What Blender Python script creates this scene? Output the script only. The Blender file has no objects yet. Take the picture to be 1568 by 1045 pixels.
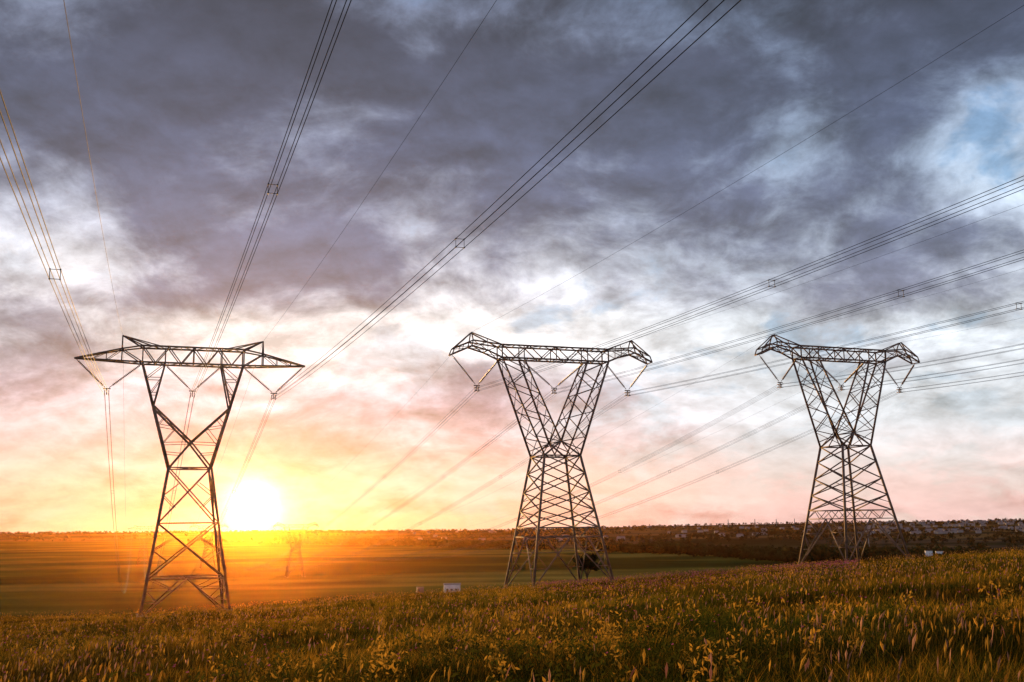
import bpy, numpy as np, math, random
from mathutils import Vector, Matrix
rng=np.random.default_rng(7); random.seed(7)
sc=bpy.context.scene
H0=1.7
# ------------------------------------------------------------------ helpers
def link(o,parent=None):
    sc.collection.objects.link(o)
    if parent is not None: o.parent=parent
    return o
def s2l(c):
    return tuple(((v/255)/12.92 if v/255<=.04045 else ((v/255+.055)/1.055)**2.4) for v in c)+(1,)
def mesh_np(name,V,F3=None,F4=None,col=None,mat=None,parent=None,smooth=False):
    me=bpy.data.meshes.new(name)
    V=np.asarray(V,np.float32)
    n3=0 if F3 is None else len(F3); n4=0 if F4 is None else len(F4)
    idx=[]; 
    if n3: idx.append(np.asarray(F3,np.int32).ravel())
    if n4: idx.append(np.asarray(F4,np.int32).ravel())
    idx=np.concatenate(idx)
    me.vertices.add(len(V)); me.vertices.foreach_set("co",V.ravel())
    me.loops.add(len(idx)); me.loops.foreach_set("vertex_index",idx)
    me.polygons.add(n3+n4)
    st=np.concatenate([np.arange(n3)*3, n3*3+np.arange(n4)*4]).astype(np.int32)
    me.polygons.foreach_set("loop_start",st)
    me.update(calc_edges=True)
    if smooth: me.polygons.foreach_set("use_smooth",np.ones(n3+n4,bool))
    if col is not None:
        a=me.color_attributes.new("col",'FLOAT_COLOR','POINT')
        c=np.ones((len(V),4),np.float32); c[:,:3]=col; a.data.foreach_set("color",c.ravel())
    if mat: me.materials.append(mat)
    o=bpy.data.objects.new(name,me); link(o,parent); return o
def vnoise(x,y,seed=0):
    xi=np.floor(x).astype(np.int64); yi=np.floor(y).astype(np.int64); fx=x-xi; fy=y-yi
    fx=fx*fx*(3-2*fx); fy=fy*fy*(3-2*fy)
    def h(a,b):
        n=(a*374761393+b*668265263+seed*974634777)&0x7fffffff
        n=((n^(n>>13))*1274126177)&0x7fffffff
        return ((n^(n>>16))&0xffff)/65535.0
    return (h(xi,yi)*(1-fx)+h(xi+1,yi)*fx)*(1-fy)+(h(xi,yi+1)*(1-fx)+h(xi+1,yi+1)*fx)*fy
def fbm(x,y,seed=0,o=4):
    s=0;a=.5
    for i in range(o): s=s+a*vnoise(x*2**i,y*2**i,seed+i); a*=.5
    return s/(1-.5**o)
def sstep(a,b,x):
    t=np.clip((x-a)/(b-a),0,1); return t*t*(3-2*t)
# ------------------------------------------------------------------ terrain height
def G(x,y):
    x=np.asarray(x,float); y=np.asarray(y,float)
    yy=np.where(y>-30,y,-30+(y+30)*.2)
    xx=220*np.tanh(x/220)
    hill=-1.7+.0586*xx-.0494*yy+.0016*np.clip(-xx-38,0,60)**2*np.clip(1-(-xx-38)/200,0,1)
    hill=hill+.25*(fbm(x/14+50,y/14+50,3,3)-.5)*sstep(5,30,np.hypot(x,y))
    s=y-(158+.3*xx)
    w=sstep(0,210,s)
    R=np.hypot(x,y); q=x/np.maximum(y,1)
    q=np.clip(q,-1,1)
    yb=np.interp(q,[-.48,0,.25,.47],[3000,1460,916,800])
    tgt=np.interp(q,[-.6,-.48,-.2,0,.25,.47,.7],[-16,-17,-26,-28,-20,-15,-15])
    tgt=tgt+9*(fbm(x/900+9,y/900+3,11,4)-.5)
    floor=-34.5+1.6*(fbm(x/160+20,y/160+20,5,3)-.5)
    rise=sstep(0,1,(y-yb)/np.maximum(4300-yb,900))
    far=floor*(1-rise)+tgt*rise
    far=far-(np.clip(y-4800,0,9000)*.012)
    e=hill*(1-w)+far*w
    return e+H0
# ------------------------------------------------------------------ materials
def newmat(name):
    m=bpy.data.materials.new(name); m.use_nodes=True; nt=m.node_tree; nt.nodes.clear()
    o=nt.nodes.new("ShaderNodeOutputMaterial"); return m,nt,o
def pbr(name,c,rough=.7,metal=0,noise=0,nscale=3):
    m,nt,o=newmat(name); b=nt.nodes.new("ShaderNodeBsdfPrincipled"); b.inputs["Roughness"].default_value=rough; b.inputs["Metallic"].default_value=metal
    nt.links.new(b.outputs[0],o.inputs[0])
    if noise:
        g=nt.nodes.new("ShaderNodeNewGeometry"); n=nt.nodes.new("ShaderNodeTexNoise"); n.inputs["Scale"].default_value=nscale; n.inputs["Detail"].default_value=3
        nt.links.new(g.outputs["Position"],n.inputs["Vector"])
        r=nt.nodes.new("ShaderNodeValToRGB"); r.color_ramp.elements[0].position=.3; r.color_ramp.elements[1].position=.7
        r.color_ramp.elements[0].color=tuple(v*(1-noise) for v in c)+(1,); r.color_ramp.elements[1].color=tuple(min(1,v*(1+noise)) for v in c)+(1,)
        nt.links.new(n.outputs["Fac"],r.inputs[0]); nt.links.new(r.outputs[0],b.inputs["Base Color"])
    else: b.inputs["Base Color"].default_value=tuple(c)+(1,)
    return m
def leafmat(name,trans=.5):
    m,nt,o=newmat(name)
    a=nt.nodes.new("ShaderNodeVertexColor"); a.layer_name="col"
    d=nt.nodes.new("ShaderNodeBsdfDiffuse"); t=nt.nodes.new("ShaderNodeBsdfTranslucent"); x=nt.nodes.new("ShaderNodeMixShader"); x.inputs[0].default_value=trans
    nt.links.new(a.outputs[0],d.inputs[0]); nt.links.new(a.outputs[0],t.inputs[0]); nt.links.new(d.outputs[0],x.inputs[1]); nt.links.new(t.outputs[0],x.inputs[2]); nt.links.new(x.outputs[0],o.inputs[0])
    return m
m_steel=pbr("weathered_steel",(.19,.105,.068),.7,.1,.4,1.5)
m_wire=pbr("conductor_aluminium",(.035,.03,.035),.6,.3)
m_insul=pbr("insulator_glass",(.28,.11,.035),.4,0,.2,5)
m_conc=pbr("concrete",(.3,.28,.25),.9,0,.2,4)
m_white=pbr("white_paint",(.75,.73,.7),.7,0,.08,1)
m_grey=pbr("grey_render",(.3,.28,.26),.8,0,.1,1)
m_roof=pbr("roof_sheet",(.18,.13,.11),.6,0,.2,.5)
m_dark=pbr("dark_opening",(.03,.03,.035),.4)
m_bark=pbr("bark",(.07,.05,.035),.9,0,.3,6)
m_leaf=leafmat("foliage",.3); m_grass=leafmat("grass_blades",.6)
# ground material
m_ground,nt,out=newmat("ground_soil_and_fields")
N=nt.nodes; L=nt.links
b=N.new("ShaderNodeBsdfDiffuse")
L.new(b.outputs[0],out.inputs[0])
a=N.new("ShaderNodeVertexColor"); a.layer_name="col"
g=N.new("ShaderNodeNewGeometry")
def nz(scale,vec,detail=5,dim=None):
    mp=N.new("ShaderNodeMapping"); mp.inputs["Scale"].default_value=vec; L.new(g.outputs["Position"],mp.inputs[0])
    n=N.new("ShaderNodeTexNoise"); n.inputs["Scale"].default_value=scale; n.inputs["Detail"].default_value=detail; L.new(mp.outputs[0],n.inputs["Vector"]); return n.outputs["Fac"]
n1=nz(.02,(1,1,1),8); n2=nz(.6,(1,1,1),6); n3=nz(.012,(.5,3,1),6)
def mth(op,a_,b_):
    m=N.new("ShaderNodeMath"); m.operation=op
    for i,v in enumerate((a_,b_)):
        if isinstance(v,(int,float)): m.inputs[i].default_value=v
        else: L.new(v,m.inputs[i])
    return m.outputs[0]
s=mth('ADD',mth('MULTIPLY',n1,1.4),mth('ADD',mth('MULTIPLY',n2,.8),mth('MULTIPLY',n3,1.5)))
s=mth('SUBTRACT',s,.85); s=mth('MAXIMUM',s,.15)
vm=N.new("ShaderNodeVectorMath"); vm.operation='SCALE'; L.new(a.outputs[0],vm.inputs[0]); L.new(s,vm.inputs["Scale"]); L.new(vm.outputs[0],b.inputs["Color"])
bp=N.new("ShaderNodeBump"); bp.inputs["Strength"].default_value=.6; bp.inputs["Distance"].default_value=.4; L.new(n2,bp.inputs["Height"]); L.new(bp.outputs[0],b.inputs["Normal"])
# ------------------------------------------------------------------ ground sheet (polar grid to the horizon)
angs=np.unique(np.concatenate([np.radians(np.arange(-40,40,.12)),np.radians(np.arange(40,320,2.0))])); na=len(angs)
rad=np.concatenate([[0.5],np.geomspace(1.5,14000,330)]); nr=len(rad)
A,Rr=np.meshgrid(angs,rad); X=Rr*np.sin(A); Y=Rr*np.cos(A); Z=G(X,Y)
V=np.stack([X.ravel(),Y.ravel(),Z.ravel()],1)
i=np.arange(nr-1)[:,None]*na; j=np.arange(na)[None,:]; j2=(j+1)%na
F=np.stack([(i+j).ravel(),(i+j2).ravel(),(i+na+j2).ravel(),(i+na+j).ravel()],1)[:,::-1]
V=np.vstack([V,[[0,0,float(G(0,0))]]]); c0=len(V)-1
F3=np.stack([np.full(na,c0),(np.arange(na)+1)%na,np.arange(na)],1)
x,y=V[:,0],V[:,1]
near=np.array([.035,.030,.008]); fld=np.array([.080,.092,.014]); fgold=np.array([.21,.16,.03]); fdark=np.array([.034,.046,.009]); hillc=np.array([.085,.060,.034])
col=np.repeat(near[None],len(V),0)
fw=sstep(150,260,y)[:,None]; 
strip=(fbm(x/900+3,y/110+7,21,3)); patch=sstep(.54,.62,strip)[:,None]; dk=sstep(.48,.38,fbm(x/400+30,y/120+9,31,3))[:,None]
fc=fld*(1-patch)+fgold*patch; fc=fc*(1-dk)+fdark*dk
col=col*(1-fw)+fc*fw
q=np.clip(x/np.maximum(y,1),-1,1); yb=np.interp(q,[-.48,0,.25,.47],[3000,1460,916,800])
hw_=sstep(0,200,y-yb)[:,None]; pt=fbm(x/350,y/250,41,4)[:,None]
hc=hillc*(.4+1.1*pt); hc=np.where(pt>.58,hc*np.array([1.9,1.5,.9]),hc); hc=np.where(pt<.42,hc*np.array([.55,.75,.5]),hc)
col=col*(1-hw_)+hc*hw_
ground=mesh_np("ground",V,F3=F3,F4=F,col=col,mat=m_ground,smooth=True)
# ------------------------------------------------------------------ grass
def blades(x,y,h,w,lean,hd,cb,ct,name,mat,midw=.8):
    n=len(x); z=G(x,y)-.03
    a=rng.uniform(0,2*np.pi,n); wx=np.cos(a)*w*.5; wy=np.sin(a)*w*.5
    lx=np.cos(hd)*lean*h; ly=np.sin(hd)*lean*h
    P=np.empty((n,5,3))
    P[:,0]=np.stack([x-wx,y-wy,z],1); P[:,1]=np.stack([x+wx,y+wy,z],1)
    P[:,2]=np.stack([x+wx*midw+lx*.3,y+wy*midw+ly*.3,z+h*.55],1); P[:,3]=np.stack([x-wx*midw+lx*.3,y-wy*midw+ly*.3,z+h*.55],1)
    P[:,4]=np.stack([x+lx,y+ly,z+h],1)
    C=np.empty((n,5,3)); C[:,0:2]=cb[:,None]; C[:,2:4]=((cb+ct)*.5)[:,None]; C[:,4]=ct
    k=np.arange(n)[:,None]*5
    return P.reshape(-1,3),C.reshape(-1,3),(k+np.array([[3,2,4]])),(k+np.array([[0,1,2,3]]))
def wedge(n,y0,y1,pw=1.0,qx=.62):
    t=rng.uniform(0,1,n)**pw; y=y0+(y1-y0)*t; x=rng.uniform(-qx,qx,n)*y; return x,y
n=600000
x,y=wedge(n,7,182,1.1); keep=(y<(172+.3*x)); x,y=x[keep],y[keep]; n=len(x)
p1=fbm(x/2.2,y/2.2,51,3); p2=fbm(x/16,y/16,61,3); p3=fbm(x/6+8,y/6,71,3); p4=fbm(x/11+70,y/9,171,3)
h=(.12+1.05*np.clip(p1-.22,0,1)**1.3*(.6+.9*p4))*rng.uniform(.6,1.2,n); w=(.005+.00022*y)*rng.uniform(.7,1.4,n)
gt=np.clip((p2-.44)*5,0,1)[:,None]; rnd=rng.uniform(.5,1.5,(n,1))*(.45+1.05*np.clip((p4-.3)*2.4,0,1))[:,None]
qq=x/np.maximum(y,1); flare_lf=np.clip(.02-qq,0,.5)*1.15  # more gold blades leftward: the sun flare's orange put into blade colour
dry_flare=(rng.uniform(0,1,n)<(.06+.5*np.clip((p3-.48)*6,0,1)+flare_lf))[:,None]
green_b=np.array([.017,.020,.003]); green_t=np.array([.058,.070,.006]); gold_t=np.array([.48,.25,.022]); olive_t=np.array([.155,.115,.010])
ct=np.where(dry_flare,gold_t,green_t*(1-gt)+olive_t*gt)*rnd; cb=np.repeat(green_b[None],n,0)*rnd
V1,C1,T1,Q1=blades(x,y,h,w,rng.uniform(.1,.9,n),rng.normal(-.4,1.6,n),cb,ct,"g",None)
# seed stalks
n=46000; x,y=wedge(n,9,175,1.1); p3=fbm(x/5+8,y/4,81,3); keep=(y<(168+.3*x))&(rng.uniform(0,1,n)<np.clip((p3-.46)*5,.03,1)); x,y=x[keep],y[keep]; n=len(x)
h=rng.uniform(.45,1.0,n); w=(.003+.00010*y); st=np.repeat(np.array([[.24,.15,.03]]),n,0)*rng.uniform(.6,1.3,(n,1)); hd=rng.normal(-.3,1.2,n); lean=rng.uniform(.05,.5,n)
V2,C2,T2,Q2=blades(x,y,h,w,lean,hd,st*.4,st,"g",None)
tx=x+np.cos(hd)*lean*h; ty=y+np.sin(hd)*lean*h; tz=G(x,y)+h
P=np.empty((n,2,4,3)); hh=rng.uniform(.04,.12,n); ww=(.008+.00018*y)*rng.uniform(.5,1.6,n)
for k_ in range(2):
    a=rng.uniform(0,np.pi,n)
    P[:,k_,0]=np.stack([tx-np.cos(hd)*hh*lean,ty,tz-hh],1); P[:,k_,2]=np.stack([tx+np.cos(hd)*hh*lean,ty,tz+hh*.6],1)
    P[:,k_,1]=np.stack([tx+np.cos(a)*ww,ty+np.sin(a)*ww,tz],1); P[:,k_,3]=np.stack([tx-np.cos(a)*ww,ty-np.sin(a)*ww,tz],1)
V3=P.reshape(-1,3); sc_=np.where(rng.uniform(0,1,(n,1))<.35,np.array([.46,.26,.17]),np.array([.56,.33,.05]))*rng.uniform(.5,1.2,(n,1)); C3=np.repeat(sc_,8,0); Q3=np.arange(n*2)[:,None]*4+np.array([[0,1,2,3]])
# leafy weeds
nw=2300; x,y=wedge(nw,10,110,1.2); keep=fbm(x/9,y/9,91,2)>.47; x,y=x[keep],y[keep]; nw=len(x); nl=50
hx=rng.uniform(.35,.95,nw); X=np.repeat(x,nl); Y=np.repeat(y,nl); HH=np.repeat(hx,nl); n=len(X)
zz=HH*rng.uniform(.15,1.05,n); rr=HH*.28*rng.uniform(.1,1,n); a=rng.uniform(0,2*np.pi,n)
cx=X+rr*np.cos(a); cy=Y+rr*np.sin(a); cz=G(X,Y)+zz
d1=rng.normal(0,1,(n,3)); d1[:,2]+=.6; d1/=np.linalg.norm(d1,axis=1)[:,None]; d2=np.cross(d1,rng.normal(0,1,(n,3))); d2/=np.linalg.norm(d2,axis=1)[:,None]
sz=(rng.uniform(.022,.05,n)+.0003*Y)[:,None]; c_=np.stack([cx,cy,cz],1)
V4=np.stack([c_-d1*sz,c_+d2*sz*.36,c_+d1*sz,c_-d2*sz*.36],1).reshape(-1,3)
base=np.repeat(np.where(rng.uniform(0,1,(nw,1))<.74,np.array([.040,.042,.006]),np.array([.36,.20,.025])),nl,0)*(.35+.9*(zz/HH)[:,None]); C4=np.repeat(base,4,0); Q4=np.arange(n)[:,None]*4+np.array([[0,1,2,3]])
o1=len(V1); o2=o1+len(V2); o3=o2+len(V3)
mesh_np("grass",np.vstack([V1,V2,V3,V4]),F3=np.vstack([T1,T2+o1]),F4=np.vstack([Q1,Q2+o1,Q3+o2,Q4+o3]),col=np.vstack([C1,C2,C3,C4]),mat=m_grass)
# pink wildflowers
n=4500; y=rng.uniform(60,160,n); x=rng.uniform(.02,.32,n)*y; keep=fbm(x/8,y/8,95,2)>.46; x,y=x[keep],y[keep]
x2,y2=wedge(700,15,60); x=np.concatenate([x,x2]); y=np.concatenate([y,y2]); n=len(x)
z=G(x,y)+rng.uniform(.45,.8,n); sz=.02+.0004*y
P=[];
for a in (0,2.1,4.2):
    P.append(np.stack([np.stack([x,y,z],1),np.stack([x+np.cos(a)*sz,y+np.sin(a)*sz,z+sz*.3],1),np.stack([x+np.cos(a+1)*sz,y+np.sin(a+1)*sz,z+sz*1.1],1)],1))
P=np.stack(P,1).reshape(-1,3); mesh_np("wildflowers",P,F3=np.arange(len(P)).reshape(-1,3),col=np.repeat(np.array([[.36,.09,.19]])*rng.uniform(.5,1.2,(n,1)),9,0),mat=m_grass)
# ------------------------------------------------------------------ lattice members
class Beams:
    def __init__(s): s.V=[];s.F=[]
    def b(s,p,q,w,w2=None):
        p=Vector(p);q=Vector(q);d=q-p
        if d.length<1e-4: return
        d.normalize(); u=d.cross(Vector((0,0,1)) if abs(d.z)<.95 else Vector((0,1,0))).normalized(); v=u.cross(d)
        w2=w2 or w; k=len(s.V)
        for P in (p,q):
            for a,c in ((-1,-1),(1,-1),(1,1),(-1,1)): s.V.append(tuple(P+u*a*w*.5+v*c*w2*.5))
        s.F+=[(k,k+1,k+2,k+3),(k+4,k+7,k+6,k+5),(k,k+4,k+5,k+1),(k+1,k+5,k+6,k+2),(k+2,k+6,k+7,k+3),(k+3,k+7,k+4,k)]
    def zig(s,a0,a1,b0,b1,n,w,cross=False,rungs=False):
        a0,a1,b0,b1=map(Vector,(a0,a1,b0,b1))
        for i in range(n):
            t0=i/n;t1=(i+1)/n
            A0=a0.lerp(a1,t0);A1=a0.lerp(a1,t1);B0=b0.lerp(b1,t0);B1=b0.lerp(b1,t1)
            if cross: s.b(A0,B1,w);s.b(B0,A1,w)
            elif i%2: s.b(A0,B1,w)
            else: s.b(B0,A1,w)
            if rungs and i: s.b(A0,B0,w)
    def obj(s,name,mat,parent): return mesh_np(name,s.V,F4=s.F,mat=mat,parent=parent)
def cyl(V,F,p,q,r0,r1,n=8):
    p=Vector(p);q=Vector(q);d=(q-p).normalized();u=d.cross(Vector((0,0,1)) if abs(d.z)<.95 else Vector((0,1,0))).normalized();v=d.cross(u);k=len(V)
    for P,r in ((p,r0),(q,r1)):
        for i in range(n):
            a=2*math.pi*i/n;V.append(tuple(P+u*math.cos(a)*r+v*math.sin(a)*r))
    for i in range(n): F.append((k+i,k+(i+1)%n,k+n+(i+1)%n,k+n+i))
TL=dict(W=14.76,P=9.03,C=10.65,w=2.63,k=6.445,ki=3.6,b=5.32,Ht=32.77,hb=32.43,hc=28.38,hw=18.66,ht=34.6)
TM=dict(W=15.76,P=12.7,C=11.89,w=2.757,k=8.37,ki=5.0,b=5.99,Ht=32.67,hb=32.43,hc=27.82,hw=18.38,ht=34.3)
def tower(kind,x,y,z,yaw,thick=1.0):
    D=TL if kind=='L' else TM
    E=bpy.data.objects.new("transmission_tower",None); link(E); E.location=(x,y,z); E.rotation_euler=(0,0,yaw)
    c,s=math.cos(yaw),math.sin(yaw)
    B=Beams(); LW=.27*thick; MW=.135*thick; SW=.08*thick
    w,b,hw=D['w'],D['b'],D['hw']
    feet={}
    for sx in (-1,1):
        for sy in (-1,1):
            lx,ly=sx*b,sy*b; feet[sx,sy]=float(G(x+lx*c-ly*s,y+lx*s+ly*c))-z
    def leg(sx,sy,h):
        f=feet[sx,sy]-.1; t=(h-f)/(hw-f) if h is not None else 0
        t=max(0,t); r=b+(w-b)*t
        return Vector((sx*r,sy*r,h if h is not None else f))
    for sx in (-1,1):
        for sy in (-1,1): B.b(leg(sx,sy,None),leg(sx,sy,hw),LW*1.05)
    faces=[((-1,-1),(1,-1)),((1,-1),(1,1)),((1,1),(-1,1)),((-1,1),(-1,-1))]
    if kind=='L': lev=[18.66,11.6,4.7]
    else: lev=[18.38,15.9,13.2,10.6,8.2]
    for a,d in faces:
        for i in range(len(lev)-1):
            h0,h1=lev[i],lev[i+1]
            B.b(leg(*a,h0),leg(*d,h1),MW*1.15);B.b(leg(*d,h0),leg(*a,h1),MW*1.15)
            if kind=='L':
                cx=(leg(*a,h0)+leg(*d,h0)+leg(*a,h1)+leg(*d,h1))/4; 
                for e in (a,d):
                    hm=(h0+h1)/2
                    B.b(leg(*e,hm),leg(*e,h0).lerp(cx,.55),SW);B.b(leg(*e,hm),leg(*e,h1).lerp(cx,.55),SW)
            else:
                if i>=2:
                    hm=(h0+h1)/2; B.b(leg(*a,h0).lerp(leg(*d,h1),.25),leg(*a,hm),SW); B.b(leg(*d,h0).lerp(leg(*a,h1),.25),leg(*d,hm),SW)
        hz=[lev[0],lev[-1]] if kind!='L' else lev
        for h0 in hz: B.b(leg(*a,h0),leg(*d,h0),MW*1.15)
        hp=lev[-1]; mid=(leg(*a,hp)+leg(*d,hp))/2
        if kind!='L':
            h2=6.9; B.b(leg(*a,h2),leg(*d,h2),MW); B.zig(leg(*a,hp),leg(*d,hp),leg(*a,h2),leg(*d,h2),6,SW)
            mid=(leg(*a,h2)+leg(*d,h2))/2; hp=h2
        for e in (a,d):
            ft=leg(*e,None); B.b(mid,ft,MW*1.1)
            for t in (.3,.62):
                pl=leg(*e,hp).lerp(ft,t); pm=mid.lerp(ft,t); B.b(pl,pm,SW); 
                B.b(leg(*e,hp).lerp(ft,max(0,t-.3)),pm,SW)
    for h0 in (hw,lev[-1]):
        B.b(leg(-1,-1,h0),leg(1,1,h0),SW);B.b(leg(-1,1,h0),leg(1,-1,h0),SW)
    k,ki,hb,ht=D['k'],D['ki'],D['hb'],D['ht']; g=1.15
    for sx in (-1,1):
        if kind=='L':
            hn,xn,hcr=26.7,4.85,22.0
            gy=lambda h:w+(g-w)*(h-hw)/(hb-hw)
            ch={}
            for sy in (-1,1):
                node=Vector((sx*xn,sy*gy(hn),hn)); wc=Vector((sx*w,sy*w,hw)); cr=Vector((0,sy*gy(hcr),hcr)); oc=Vector((-sx*w,sy*w,hw))
                to=Vector((sx*k,sy*g,hb)); ti=Vector((sx*ki,sy*g,hb)); ch[sy]=(node,wc,cr,to,ti)
                B.b(node,wc,LW);B.b(node,to,LW*.9);B.b(node,ti,LW*.8);B.b(node,cr,LW*.95);B.b(cr,oc,LW*.8)
                B.b(to.lerp(node,.35),ti.lerp(node,.35),SW);B.b(to.lerp(node,.35),ti,SW);B.b(ti.lerp(node,.35),to.lerp(node,.7),SW);B.b(to.lerp(node,.7),ti.lerp(node,.7),SW)
                for t in (.3,.6):
                    B.b(node.lerp(wc,t),node.lerp(cr,t),SW)
                B.b(node.lerp(wc,.3),node.lerp(cr,.6),SW);B.b(node.lerp(wc,.6),cr,SW); B.b(node.lerp(wc,.75),cr.lerp(Vector((sx*w,sy*w,hw)),.45),SW)
            f_,r_=ch[-1],ch[1]
            for p,q_,n in ((0,1,5),(0,3,3),(0,2,3)): B.zig(f_[p],f_[q_],r_[p],r_[q_],n,SW,rungs=True)
            B.b(f_[0],r_[0],MW);B.b(f_[2],r_[2],MW)
        else:
            hcr=20.4
            ch={}
            for sy in (-1,1):
                o0=Vector((sx*w,sy*w,hw));o1=Vector((sx*k,sy*g,hb));i0=Vector((0,sy*w*.86,hcr));i1=Vector((sx*ki,sy*g,hb));ch[sy]=(o0,o1,i0,i1)
                B.b(o0,o1,LW*.85);B.b(i0,i1,LW*.8);B.b(i0,o0,LW*.8);B.b(i0,Vector((sx*w*.45,sy*w,hw)),MW)
                B.zig(o0.lerp(o1,.06),o1,i0,i1,7,MW*.9)
                B.b(o0.lerp(o1,.06),i0,MW)
            B.zig(ch[-1][0],ch[-1][1],ch[1][0],ch[1][1],6,SW,cross=True);B.zig(ch[-1][2],ch[-1][3],ch[1][2],ch[1][3],5,SW,cross=True)
            B.b(ch[-1][2],ch[1][2],MW)
        tp=Vector((sx*D['W'],0,D['Ht']))
        if kind=='L':
            pk=Vector((sx*D['P'],0,36))
            for sy in (-1,1):
                A=Vector((sx*k,sy*g,hb));T=Vector((sx*k,sy*g,ht));Q=Vector((sx*D['P'],sy*g*.7,hb+.12));U=Vector((sx*D['P'],sy*g*.7,ht-.45))
                tipp=tp+Vector((0,sy*.12,0))
                B.b(A,tipp,MW*1.5);B.b(T,U,MW*1.3);B.b(U,tipp,MW*1.4);B.b(U,pk,MW*1.2);B.b(T,pk,MW*1.2);B.b(Vector((sx*(k-2.3),sy*g,ht)),pk,MW)
                B.b(Q,U,MW);B.b(A,U,MW);B.b(A,T,MW*1.2)
                for t,t2 in ((.33,.0),(.33,.33),(.66,.33),(.66,.66)):
                    B.b(Q.lerp(tipp,t),U.lerp(tipp,t2),SW)
            Bf=lambda sy,t:Vector((sx*k,sy*g,hb)).lerp(tp,t)
            for i in range(5): B.b(Bf(-1,i/5),Bf(1,(i+1)/5),SW);B.b(Bf(-1,i/5),Bf(1,i/5),SW)
        else:
            for sy in (-1,1):
                A=Vector((sx*k,sy*g,hb));T=Vector((sx*k,sy*g,ht));pk=Vector((sx*D['P'],sy*.25,36));Q=Vector((sx*(D['P']+.2),sy*g*.9,33.95));tipp=tp+Vector((0,sy*g*.75,0)); M1=Vector((sx*(k+D['P'])/2,sy*g,33.35)); U=Vector((sx*D['P'],sy*g*.9,34.75)); tu=tp+Vector((-sx*.35,sy*g*.75,.9))
                B.b(A,M1,MW*1.5);B.b(M1,Q,MW*1.5);B.b(Q,tipp,MW*1.5);B.b(T,U,MW*1.4);B.b(U,tu,MW*1.3);B.b(tu,tipp,MW)
                B.b(U,pk,MW);B.b(T,pk,MW*1.1);B.b(pk,tu,MW*1.1);B.b(A,T,MW*1.2);B.b(Q,U,MW);B.b(M1,T.lerp(U,.5),SW);B.b(M1,T,SW);B.b(M1,U,SW);B.b(Q,tu,SW);B.b(Q,T.lerp(U,.5),SW);B.b(Q.lerp(tipp,.5),U.lerp(tu,.5),SW);B.b(T.lerp(pk,.5),T.lerp(U,.5),SW)
            def cr(sy,i): return [Vector((sx*k,sy*g,hb)),Vector((sx*(k+D['P'])/2,sy*g,33.35)),Vector((sx*(D['P']+.2),sy*g*.9,33.95)),tp+Vector((0,sy*g*.75,0))][i]
            for i in range(3): B.b(cr(-1,i),cr(1,i+1),SW);B.b(cr(1,i),cr(-1,i+1),SW);B.b(cr(-1,i+1),cr(1,i+1),MW)
    for sy in (-1,1):
        B.b((-k,sy*g,hb),(k,sy*g,hb),MW*1.6);B.b((-k,sy*g,ht),(k,sy*g,ht),MW*1.6)
        B.zig((-k,sy*g,hb),(k,sy*g,hb),(-k,sy*g,ht),(k,sy*g,ht),8,MW*.95)
        for xx in (-ki,0,ki): B.b((xx,sy*g,hb),(xx,sy*g,ht),MW*.9)
    for hh in (hb,ht):
        B.zig((-k,-g,hh),(k,-g,hh),(-k,g,hh),(k,g,hh),8,SW,rungs=True)
        for xx in (-k,k): B.b((xx,-g,hh),(xx,g,hh),MW)
    B.obj("lattice_steelwork",m_steel,E)
    Fb=Beams()
    for kf,f in feet.items(): Fb.b((kf[0]*b,kf[1]*b,f-.8),(kf[0]*b,kf[1]*b,f+.25),.9)
    Fb.obj("footings",m_conc,E)
    Vv=[];Ff=[]
    Y_=Beams()
    cl=D['hc']
    for i in (-1,0,1):
        cx=i*D['C']; bot=Vector((cx,0,cl+.45))
        if i: tops=[Vector((i*D['W']*.985,0,D['Ht']-.1)),Vector((i*(k+.05),0,hb-.1))]
        else: tops=[Vector((-ki,0,hb-.1)),Vector((ki,0,hb-.1))]
        for tpp in tops:
            e=bot+(tpp-bot).normalized()*.35; d=(e-tpp); Ln=d.length; d.normalize()
            cyl(Vv,Ff,tpp,e,.05*thick,.05*thick,5)
            n=int((Ln-.7)/.2)
            for m in range(n):
                p=tpp+d*(.4+m*.2)
                cyl(Vv,Ff,p,p+d*.06,.06*thick,.18*thick,8);cyl(Vv,Ff,p+d*.06,p+d*.13,.18*thick,.06*thick,8)
        Y_.b(bot+Vector((-.45,0,.08)),bot+Vector((.45,0,.08)),.12,.14);Y_.b(bot+Vector((0,0,.1)),(cx,0,cl-.25),.12)
        for ax in (-.25,.25):
            for az in (-.25,.25): Y_.b((cx+ax,-.45,cl+az),(cx+ax,.45,cl+az),.1,.1)
            Y_.b((cx+ax,0,cl-.25),(cx+ax,0,cl+.3),.08)
    mesh_np("insulator_strings",Vv,F4=Ff,mat=m_insul,parent=E)
    Y_.obj("suspension_clamps",m_steel,E)
    return D
z_L,z_M,z_R=-11.07+H0,-8.92+H0,-6.88+H0
tower('L',-42.61,139.2,z_L,.3408); tower('M',6.08,153.5,z_M,.3433); tower('M',53.57,170.5,z_R,.3748)
fz=-33.5+H0
farT={'L':(-345,997),'M':(-257,900),'R':(-152,745)}
for kk,(fx,fy) in farT.items(): tower('L' if kk=='L' else 'M',fx,fy,fz,.34,.9)
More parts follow.
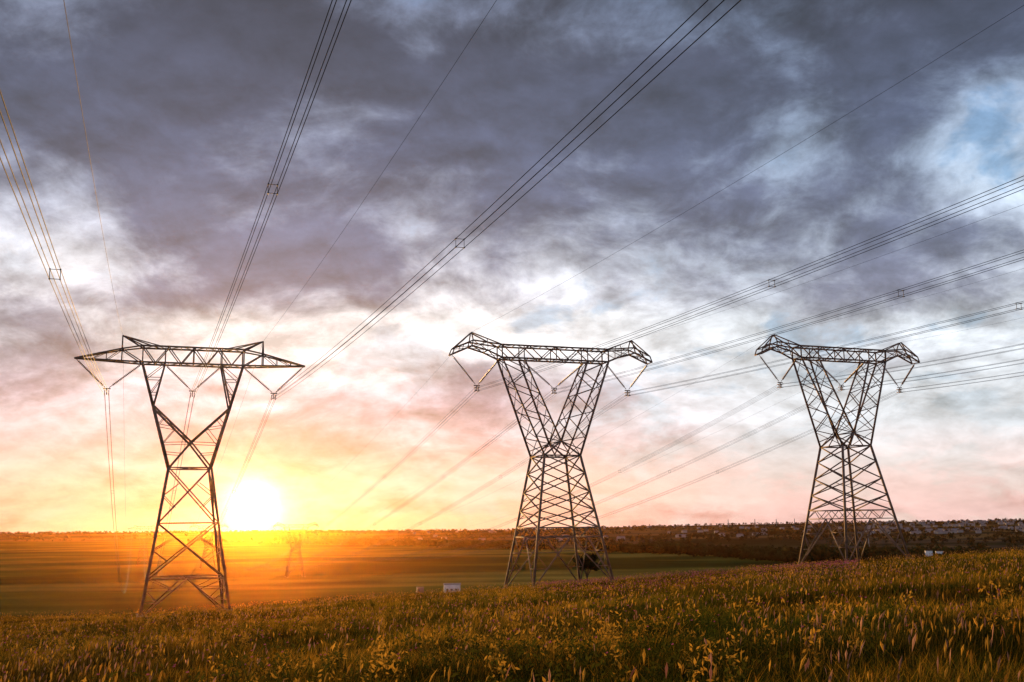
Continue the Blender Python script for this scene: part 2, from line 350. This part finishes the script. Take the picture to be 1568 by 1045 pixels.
# ------------------------------------------------------------------ power lines
def pos(base,yaw,a,h): return np.array([base[0]+a*math.cos(yaw),base[1]+a*math.sin(yaw),base[2]+h])
def tube(pts,r,n=5):
    pts=np.asarray(pts); d=np.gradient(pts,axis=0); d/=np.linalg.norm(d,axis=1)[:,None]
    u=np.cross(d,[0,0,1.]); u/=np.linalg.norm(u,axis=1)[:,None]; v=np.cross(d,u)
    a=np.arange(n)*2*np.pi/n
    V=pts[:,None]+r*(np.cos(a)[None,:,None]*u[:,None]+np.sin(a)[None,:,None]*v[:,None]); m=len(pts)
    i=(np.arange(m-1)*n)[:,None]; j=np.arange(n)[None]; j2=(j+1)%n
    return V.reshape(-1,3),np.stack([(i+j).ravel(),(i+j2).ravel(),(i+n+j2).ravel(),(i+n+j).ravel()],1)
base={'L':((-42.61,139.2,z_L),.3408,TL),'M':((6.08,153.5,z_M),.3433,TM),'R':((53.57,170.5,z_R),.3748,TM)}
nearp={'L':(.3396,.00023,{-2:-.1057,-1:-.0728,0:-.0110,1:-.0360,2:-.0246}),
       'M':(.3321,.000229,{-2:-.026,-1:-.0348,0:-.0352,1:-.0399,2:-.035}),
       'R':(.3713,.00053,{-2:-.04,-1:-.0524,0:-.0444,1:-.0366,2:-.035})}
fars={'L':-.192,'M':-.172,'R':-.19}
sp_t={'L':[89,155,225],'M':[76,145,215],'R':[70,140,210]}
for kk in 'LMR':
    bs,yw,D=base[kk]; ny,nc,ns=nearp[kk]
    E=bpy.data.objects.new("power_line",None); link(E)
    parts={'near_span':([],[],[0]),'far_span':([],[],[0])}
    def add(key,V,F):
        Vs,Fs,o=parts[key]; Vs.append(V); Fs.append(F+o[0]); o[0]+=len(V)
    SB=Beams()
    fb=(farT[kk][0],farT[kk][1],fz); FD=TL if kk=='L' else TM
    for i in (-2,-1,0,1,2):
        gw=abs(i)==2
        S=pos(bs,yw,np.sign(i)*D['P'],36.05) if gw else pos(bs,yw,i*D['C'],D['hc'])
        Eo=pos(fb,.34,np.sign(i)*FD['P'],36.05) if gw else pos(fb,.34,i*FD['C'],FD['hc'])
        offs=[(0,0)] if gw else [(-.25,-.25),(.25,-.25),(-.25,.25),(.25,.25)]
        t=np.linspace(0,330,160); dn=np.array([math.sin(ny),-math.cos(ny)])
        cn=np.stack([S[0]+dn[0]*t,S[1]+dn[1]*t,S[2]+ns[i]*t+nc*t*t],1)
        dv=Eo-S; T=math.hypot(dv[0],dv[1]); u=np.linspace(0,1,120); sl=fars[kk]*(.93 if gw else 1); cc=(dv[2]-sl*T)/T**2
        cf=np.stack([S[0]+dv[0]*u,S[1]+dv[1]*u,S[2]+sl*T*u+cc*(T*u)**2],1)
        for ox,oz in offs:
            off=np.array([ox*math.cos(yw),ox*math.sin(yw),oz]); r=.012 if gw else .020
            add('near_span',*tube(cn+off,r)); add('far_span',*tube(cf+off,r,4))
        if not gw:
            Xv=Vector((math.cos(yw),math.sin(yw),0))
            for curve,ts,LL in ((cn,sp_t[kk],330),(cf,[60,125,190,255,320,385,450],T)):
                for tt in ts:
                    if tt>LL-20: continue
                    f=tt/LL*(len(curve)-1); i0=int(f); p=Vector(curve[i0]*(1-(f-i0))+curve[i0+1]*(f-i0)); 
                    cs=[p+Xv*.25*a_+Vector((0,0,.25*b_)) for a_,b_ in ((-1,-1),(1,-1),(1,1),(-1,1))]
                    for m in range(4): SB.b(cs[m],cs[(m+1)%4],.028)
                    dd=Vector((dn[0],dn[1],0))
                    for c_ in cs: SB.b(c_-dd*.12,c_+dd*.12,.06)
    for key,(Vs,Fs,o) in parts.items(): mesh_np(key,np.vstack(Vs),F4=np.vstack(Fs),mat=m_wire,parent=E)
    SB.obj("spacers",m_wire,E)
# ------------------------------------------------------------------ trees
def leafcloud(cen,n,size,c):
    d1=rng.normal(0,1,(n,3)); d1/=np.linalg.norm(d1,axis=1)[:,None]; d2=np.cross(d1,rng.normal(0,1,(n,3))); d2/=np.linalg.norm(d2,axis=1)[:,None]
    s=size*rng.uniform(.6,1.4,(n,1)); V=np.stack([cen-d1*s,cen+d2*s*.55,cen+d1*s,cen-d2*s*.55],1).reshape(-1,3)
    return V,np.arange(n)[:,None]*4+np.array([[0,1,2,3]]),np.repeat(c,4,0)
def small_tree(name,x,y,h,r,seed=1):
    rg=np.random.default_rng(seed); z=float(G(x,y)); E=bpy.data.objects.new(name,None); link(E); E.location=(x,y,z-.05)
    V=[];F=[]; tips=[]
    cyl(V,F,(0,0,0),(.08,.03,h*.3),.12,.09)
    for i in range(9):
        a=i*2.4+rg.uniform(-.3,.3); rr=r*rg.uniform(.45,.9); tp=(rr*math.cos(a),rr*math.sin(a),h*rg.uniform(.42,.95)); mid=(tp[0]*.4,tp[1]*.4,h*.3+(tp[2]-h*.3)*.5)
        cyl(V,F,(.06,.02,h*rg.uniform(.15,.3)),mid,.06,.04,6); cyl(V,F,mid,tp,.04,.012,6); tips.append(tp)
    mesh_np("trunk_and_limbs",V,F4=F,mat=m_bark,parent=E)
    cen=[];cl=[]
    for tp in tips+[(0,0,h*.85),(r*.3,0,h*.6),(-r*.4,.2,h*.55)]:
        m=340; d=rg.normal(0,1,(m,3)); d/=np.linalg.norm(d,axis=1)[:,None]; rad=r*.38*rg.uniform(.2,1,(m,1))**.5
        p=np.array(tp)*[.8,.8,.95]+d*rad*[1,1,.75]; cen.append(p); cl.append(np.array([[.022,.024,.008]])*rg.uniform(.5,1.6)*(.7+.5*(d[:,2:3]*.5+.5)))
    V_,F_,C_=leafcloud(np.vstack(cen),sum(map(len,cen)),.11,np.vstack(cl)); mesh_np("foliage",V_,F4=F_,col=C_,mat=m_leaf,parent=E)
small_tree("bushy_tree",10.9,163.5,4.9,2.2,3)
small_tree("shrub",-22,210,2.2,1.3,4)
def tree_mass(name,xs,ys,hs,per=26,seed=5,col=(.022,.026,.009)):
    n=len(xs); zs=G(xs,ys); rg=np.random.default_rng(seed)
    X=np.repeat(xs,per);Y=np.repeat(ys,per);Z=np.repeat(zs,per);Hh=np.repeat(hs,per)
    d=rg.normal(0,1,(n*per,3)); d/=np.linalg.norm(d,axis=1)[:,None]; rr=rg.uniform(.3,1,(n*per,1))
    cen=np.stack([X,Y,Z+Hh*.48],1)+d*rr*np.stack([Hh*.6,Hh*.6,Hh*.48],1)
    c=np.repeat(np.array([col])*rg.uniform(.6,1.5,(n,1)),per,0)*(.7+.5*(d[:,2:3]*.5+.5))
    d1=rg.normal(0,1,(n*per,3)); d1/=np.linalg.norm(d1,axis=1)[:,None]; d2=np.cross(d1,rg.normal(0,1,(n*per,3))); d2/=np.linalg.norm(d2,axis=1)[:,None]
    s=(Hh*.22)[:,None]; V=np.stack([cen-d1*s,cen+d2*s*.8,cen+d1*s,cen-d2*s*.8],1).reshape(-1,3)
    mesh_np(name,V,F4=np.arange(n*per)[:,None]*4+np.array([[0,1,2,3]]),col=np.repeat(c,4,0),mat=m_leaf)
def ybf(q): return np.interp(q,[-.48,0,.25,.47],[3000,1460,916,800])
n=5200; q=rng.uniform(-.24,.6,n); y=ybf(q)*(1+.03*rng.normal(0,1,n))+np.abs(rng.normal(0,70,n)); k_=fbm(q*14+3,q*0,77,3)>.22; q,y=q[k_],y[k_]
tree_mass("tree_belt",q*y,y,rng.uniform(3,9,len(q))*(.6+.8*fbm(q*22,q*0+3,78,2)))
n=10000; q=rng.uniform(-.6,.62,n); y=rng.uniform(0,1,n)**.8*3200+ybf(q)+60; k_=fbm(q*y/420+5,y/220,87,4)>.49; q,y=q[k_],y[k_]
tree_mass("tree_belt",q*y,y,rng.uniform(4,9,len(q)),16,6,(.022,.024,.010))
n=900; q=rng.uniform(-.62,.62,n); y=rng.uniform(4300,4800,n); k_=fbm(q*30+5,q*0,97,3)>.42; q,y=q[k_],y[k_]
tree_mass("tree_line",q*y,y,rng.uniform(5,11,len(q)),18,8,(.03,.03,.016))
# ------------------------------------------------------------------ buildings
def building(name,x,y,yaw,lx,ly,h,wall,roofmat,pitch=.0,doors=1,wins=2):
    E=bpy.data.objects.new(name,None); link(E); E.location=(x,y,float(G(x,y))-.3); E.rotation_euler=(0,0,yaw)
    B=Beams(); B.b((-lx/2,0,h/2),(lx/2,0,h/2),ly,h); B.obj("walls",wall,E)
    R=Beams()
    if pitch>0:
        V=[(-lx/2-.3,-ly/2-.3,h+.003),(lx/2+.3,-ly/2-.3,h+.003),(lx/2+.3,ly/2+.3,h+.003),(-lx/2-.3,ly/2+.3,h+.003),(-lx/2-.3,0,h+pitch),(lx/2+.3,0,h+pitch)]
        mesh_np("roof",V,F3=[(0,4,3),(1,2,5)],F4=[(0,1,5,4),(3,4,5,2),(0,3,2,1)],mat=roofmat,parent=E)
    else: R.b((-lx/2-.2,0,h+.08),(lx/2+.2,0,h+.08),ly+.4,.15); R.obj("roof",roofmat,E)
    O=Beams()
    for i in range(doors): O.b((-lx*.3-.5,-ly/2-.01,1.35),(-lx*.3+.5,-ly/2-.01,1.35),.06,2.1)
    for i in range(wins):
        xx=-lx*.05+i*lx*.3; O.b((xx-.6,-ly/2-.01,1.9),(xx+.6,-ly/2-.01,1.9),.06,.9)
    O.obj("door_and_windows",m_dark,E)
building("white_shed",-32.0,548,.1,8.2,5,4.3,m_white,m_grey,pitch=.7)
building("pump_hut",-48.5,552,.2,3.4,3,2.9,m_roof,m_roof,wins=0)
building("white_building",322,836,-.2,5,4,9.5,m_white,m_roof,wins=1)
building("white_building",331,838,-.2,5,4,9.0,m_white,m_roof,wins=1)
WB=Beams(); RV=[];RF3=[];RF4=[]
for i in range(620):
    q=random.uniform(.33,.62) if i<540 else random.uniform(-.1,.33); y=random.uniform(1900,4300); x=q*y
    if float(fbm(np.array(x/260.),np.array(y/260.),123,2))<.45: continue
    z=float(G(x,y)); lx,ly,h=random.uniform(7,14),random.uniform(6,9),random.uniform(3,5.5); a=random.uniform(-.5,.5); cu=Vector((math.cos(a),math.sin(a),0)); cv=Vector((-math.sin(a),math.cos(a),0)); c0=Vector((x,y,z))
    WB.b(c0-cu*lx/2+Vector((0,0,h/2-.5)),c0+cu*lx/2+Vector((0,0,h/2-.5)),ly,h+1)
    k0=len(RV)
    for p in (-cu*(lx/2+.4)-cv*(ly/2+.4),cu*(lx/2+.4)-cv*(ly/2+.4),cu*(lx/2+.4)+cv*(ly/2+.4),-cu*(lx/2+.4)+cv*(ly/2+.4)): RV.append(tuple(c0+p+Vector((0,0,h+.01))))
    RV.append(tuple(c0-cu*lx/2+Vector((0,0,h+2))));RV.append(tuple(c0+cu*lx/2+Vector((0,0,h+2))))
    RF3+=[(k0,k0+4,k0+3),(k0+1,k0+2,k0+5)];RF4+=[(k0,k0+1,k0+5,k0+4),(k0+3,k0+4,k0+5,k0+2)]
Et=bpy.data.objects.new("distant_town",None); link(Et); WB.obj("walls",m_grey,Et); mesh_np("roofs",RV,F3=RF3,F4=RF4,mat=m_roof,parent=Et)
PB=[];PF=[]
for q,y,h in ((.188,330,9),(.33,1300,14),(.20,3900,26),(.225,3900,26),(.245,3900,24),(.262,3950,24),(.285,3900,22),(.46,2500,16),(.43,2500,15)):
    x=q*y; z=float(G(x,y)); cyl(PB,PF,(x,y,z-.5),(x,y,z+h),.14+.0003*y,.09+.0003*y,6); cyl(PB,PF,(x-1.1,y,z+h-.8),(x+1.1,y,z+h-.8),.08+.0002*y,.08+.0002*y,4)
mesh_np("utility_poles",PB,F4=PF,mat=m_grey)
# ------------------------------------------------------------------ sun
AZ=math.radians(-13.8); EL=math.radians(1.0)
sd=Vector((math.sin(AZ)*math.cos(EL),math.cos(AZ)*math.cos(EL),math.sin(EL)))
sl=bpy.data.lights.new("sun",'SUN'); sl.energy=5; sl.angle=math.radians(.5); sl.color=(1,.52,.16)
so=bpy.data.objects.new("sun",sl); link(so); so.rotation_euler=sd.to_track_quat('Z','Y').to_euler(); so.location=(0,0,200)
# ------------------------------------------------------------------ glare volume
m,nt_,o_=newmat("glare_haze"); v=nt_.nodes.new("ShaderNodeVolumeScatter"); v.inputs["Density"].default_value=.000024; v.inputs["Anisotropy"].default_value=.92; v.inputs["Color"].default_value=(1,.40,.07,1)  # orange-tinted scatter layer, added to give the sun's flare glow
nt_.links.new(v.outputs[0],o_.inputs["Volume"])
x0,x1,y0,y1,z0,z1=-1800,1800,-60,2600,-70,16
V=[(x0,y0,z0),(x1,y0,z0),(x1,y1,z0),(x0,y1,z0),(x0,y0,z1),(x1,y0,z1),(x1,y1,z1),(x0,y1,z1)]
mesh_np("glare_volume",V,F4=[(0,3,2,1),(4,5,6,7),(0,1,5,4),(1,2,6,5),(2,3,7,6),(3,0,4,7)],mat=m)
# ------------------------------------------------------------------ world
w=bpy.data.worlds.new("World"); sc.world=w; w.use_nodes=True; nt=w.node_tree; nt.nodes.clear(); N=nt.nodes; L=nt.links
w.cycles.sampling_method='MANUAL'; w.cycles.sample_map_resolution=512
def MM(op,*v,clamp=False):
    m=N.new("ShaderNodeMath"); m.operation=op; m.use_clamp=clamp
    for i,a in enumerate(v):
        if isinstance(a,(int,float)): m.inputs[i].default_value=a
        else: L.new(a,m.inputs[i])
    return m.outputs[0]
def MR(v,a,b,c=0,d=1,smooth=True):
    m=N.new("ShaderNodeMapRange"); m.interpolation_type='SMOOTHSTEP' if smooth else 'LINEAR'
    L.new(v,m.inputs[0])
    for i,k_ in enumerate((a,b,c,d)): m.inputs[i+1].default_value=k_
    return m.outputs[0]
def MIX(f,a,b):
    m=N.new("ShaderNodeMix"); m.data_type='RGBA'
    if isinstance(f,(int,float)): m.inputs[0].default_value=f
    else: L.new(f,m.inputs[0])
    for i,c in ((6,a),(7,b)):
        if isinstance(c,tuple): m.inputs[i].default_value=c
        else: L.new(c,m.inputs[i])
    return m.outputs[2]
def RAMP(v,lo,hi,st):
    r=N.new("ShaderNodeValToRGB"); L.new(MR(v,lo,hi,0,1,False),r.inputs[0]); e=r.color_ramp.elements
    while len(e)<len(st): e.new(.5)
    for i,(p,c) in enumerate(st): e[i].position=(p-lo)/(hi-lo); e[i].color=s2l(c)
    return r.outputs[0]
def VM(op,a,b=None,scale=None):
    m=N.new("ShaderNodeVectorMath"); m.operation=op
    for i,c in enumerate((a,b)):
        if c is None: continue
        if isinstance(c,tuple): m.inputs[i].default_value=c
        else: L.new(c,m.inputs[i])
    if scale is not None:
        if isinstance(scale,(int,float)): m.inputs["Scale"].default_value=scale
        else: L.new(scale,m.inputs["Scale"])
    return m.outputs[0]
tc=N.new("ShaderNodeTexCoord"); D=tc.outputs["Generated"]; sx=N.new("ShaderNodeSeparateXYZ"); L.new(D,sx.inputs[0]); dx,dy,dz=sx.outputs
az=MM('MULTIPLY',MM('ARCTAN2',dx,dy),57.2958); el=MM('MULTIPLY',MM('ARCSINE',dz),57.2958)
zc=MM('ADD',MM('MAXIMUM',dz,0.0),.40)
cb_=N.new("ShaderNodeCombineXYZ"); L.new(MM('DIVIDE',dx,zc),cb_.inputs[0]); L.new(MM('DIVIDE',dy,zc),cb_.inputs[1]); P0=cb_.outputs[0]
def NS(vec,off,scale,detail,rough,col=False,ntype=None):
    n=N.new("ShaderNodeTexNoise"); n.inputs["Scale"].default_value=scale; n.inputs["Detail"].default_value=detail; n.inputs["Roughness"].default_value=rough
    if ntype: n.noise_type=ntype
    L.new(VM('ADD',vec,off),n.inputs["Vector"]); return n.outputs["Color" if col else "Fac"]
wv=VM('SCALE',VM('SUBTRACT',NS(P0,(3,1,.5),3.2,3,.5,True),(.5,.5,.5)),scale=.13)
PW=VM('ADD',P0,wv)
big=NS(PW,(0,0,3.3),3.0,9,.60); big2=NS(PW,(-.010,.035,3.3),3.0,9,.60)
fine=NS(PW,(4,2,7.7),14,7,.64); gap=NS(PW,(9,5,1.7),5.5,5,.58)
blobs=[(-15,25,9,4,.40),(4,24,16,6,.20),(9,20.0,9,4.5,.20),(-22,18.5,7,2.6,.22),(-11.5,14.5,10,2.5,.17),(12.5,13,10,2.4,.14),(-7,5.8,8,2.0,.20),(-26,7.5,6,2,.20),(-4,17,12,4,.16),(24,25,6,3,.16),(23,14,5,2,.06),
(-26,13.5,5,1.3,-.30),(1,10.2,11,.9,-.42),(-26,5.5,4,1.2,-.14),(25.5,18.5,2.6,2.2,-.30),(16,20.5,2.5,2.0,-.14),(20,5.0,14,3.2,-.30),(-16,10.3,8,.8,-.24),(-25,24,3,2,-.10),(-10,1,30,2.0,-.12)]
bias=None
for (a0,e0,ra,re,am) in blobs:
    u=MM('DIVIDE',MM('SUBTRACT',az,a0),ra); v=MM('DIVIDE',MM('SUBTRACT',el,e0),re)
    d2=MM('ADD',MM('MULTIPLY',u,u),MM('MULTIPLY',v,v)); gss=MM('MULTIPLY',MM('EXPONENT',MM('MULTIPLY',d2,-.7)),am)
    bias=gss if bias is None else MM('ADD',bias,gss)
dens=MM('ADD',MM('ADD',MM('MULTIPLY',MM('SUBTRACT',big,.5),1.7),bias),MM('MULTIPLY',MM('SUBTRACT',fine,.5),.30))
mask=MR(dens,-.20,.36)
light_w=RAMP(el,0,30,[(0,(246,204,175)),(2,(244,206,192)),(4.5,(222,196,206)),(7,(216,210,226)),(9,(250,250,254)),(11.5,(250,250,254)),(17,(188,196,216)),(28,(134,148,180))])
light_c=RAMP(el,0,30,[(0,(243,205,198)),(2,(238,216,216)),(5,(220,227,238)),(10,(228,236,246)),(18,(180,200,226)),(28,(124,146,184))])
dark=RAMP(el,0,30,[(0,(204,152,140)),(3,(192,148,156)),(6,(164,140,162)),(9,(134,136,160)),(14,(102,110,140)),(20,(80,90,120)),(28,(50,51,66))])
blue=RAMP(el,0,30,[(0,(235,215,205)),(5,(205,218,232)),(12,(140,178,212)),(28,(88,128,180))])
wc=MR(az,-4,16); light=MIX(wc,light_w,light_c)
gapm=MM('MULTIPLY',MR(gap,.49,.60),MR(mask,.6,.1)); gapm=MM('MULTIPLY',gapm,MR(az,-20,15,.2,.85))
light=MIX(gapm,light,blue)
colr=MIX(mask,light,dark)
rel=MM('MULTIPLY',MM('SUBTRACT',big2,big),4.0); rel2=MM('MULTIPLY',MM('SUBTRACT',fine,.5),.42)
fac=MM('MINIMUM',MM('MAXIMUM',MM('ADD',1.0,MM('MULTIPLY',MM('ADD',rel,rel2),MR(el,1,8,.3,1))),.55),1.6)
vs=VM('SCALE',colr,scale=fac)
dp=N.new("ShaderNodeVectorMath"); dp.operation='DOT_PRODUCT'; L.new(D,dp.inputs[0]); dp.inputs[1].default_value=sd
ang=MM('MULTIPLY',MM('ARCCOSINE',MM('MINIMUM',dp.outputs["Value"],1.0)),57.2958)
core=MM('MULTIPLY',MM('EXPONENT',MM('DIVIDE',ang,-.40)),16)
mid_=MM('ADD',MM('MULTIPLY',MM('EXPONENT',MM('DIVIDE',ang,-1.15)),1.9),MM('MULTIPLY',MM('EXPONENT',MM('DIVIDE',ang,-3.2)),.16))
u=MM('DIVIDE',MM('SUBTRACT',az,-13.8),9); v=MM('DIVIDE',el,1.5); band=MM('MULTIPLY',MM('EXPONENT',MM('MULTIPLY',MM('ADD',MM('MULTIPLY',u,u),MM('MULTIPLY',v,v)),-1)),.08)
def addc(base,f,c):
    return VM('ADD',base,VM('SCALE',c,scale=f))
c=addc(vs,core,(1,.85,.5)); c=addc(c,mid_,(1,.80,.50)); c=addc(c,band,(1,.42,.06))
sky=N.new("ShaderNodeTexSky"); sky.sky_type='NISHITA'; sky.sun_disc=False; sky.sun_elevation=EL; sky.sun_rotation=AZ
bg1=N.new("ShaderNodeBackground"); L.new(sky.outputs[0],bg1.inputs[0]); bg1.inputs[1].default_value=.05
bg2=N.new("ShaderNodeBackground"); L.new(c,bg2.inputs[0]); bg2.inputs[1].default_value=.95
ad=N.new("ShaderNodeAddShader"); L.new(bg1.outputs[0],ad.inputs[0]); L.new(bg2.outputs[0],ad.inputs[1]); wo=N.new("ShaderNodeOutputWorld"); L.new(ad.outputs[0],wo.inputs[0])
# ------------------------------------------------------------------ camera
cd=bpy.data.cameras.new("camera"); cam=bpy.data.objects.new("camera",cd); link(cam); sc.camera=cam
cd.sensor_width=36; cd.lens=36*1613/1568; cd.clip_end=30000; cd.clip_start=.1
cam.matrix_world=Matrix.Translation((0,0,H0))@Matrix.Rotation(math.pi/2+.1711,4,'X')@Matrix.Rotation(-.01266,4,'Z')
sc.view_settings.view_transform='Standard'; sc.view_settings.look='None'; sc.view_settings.exposure=0
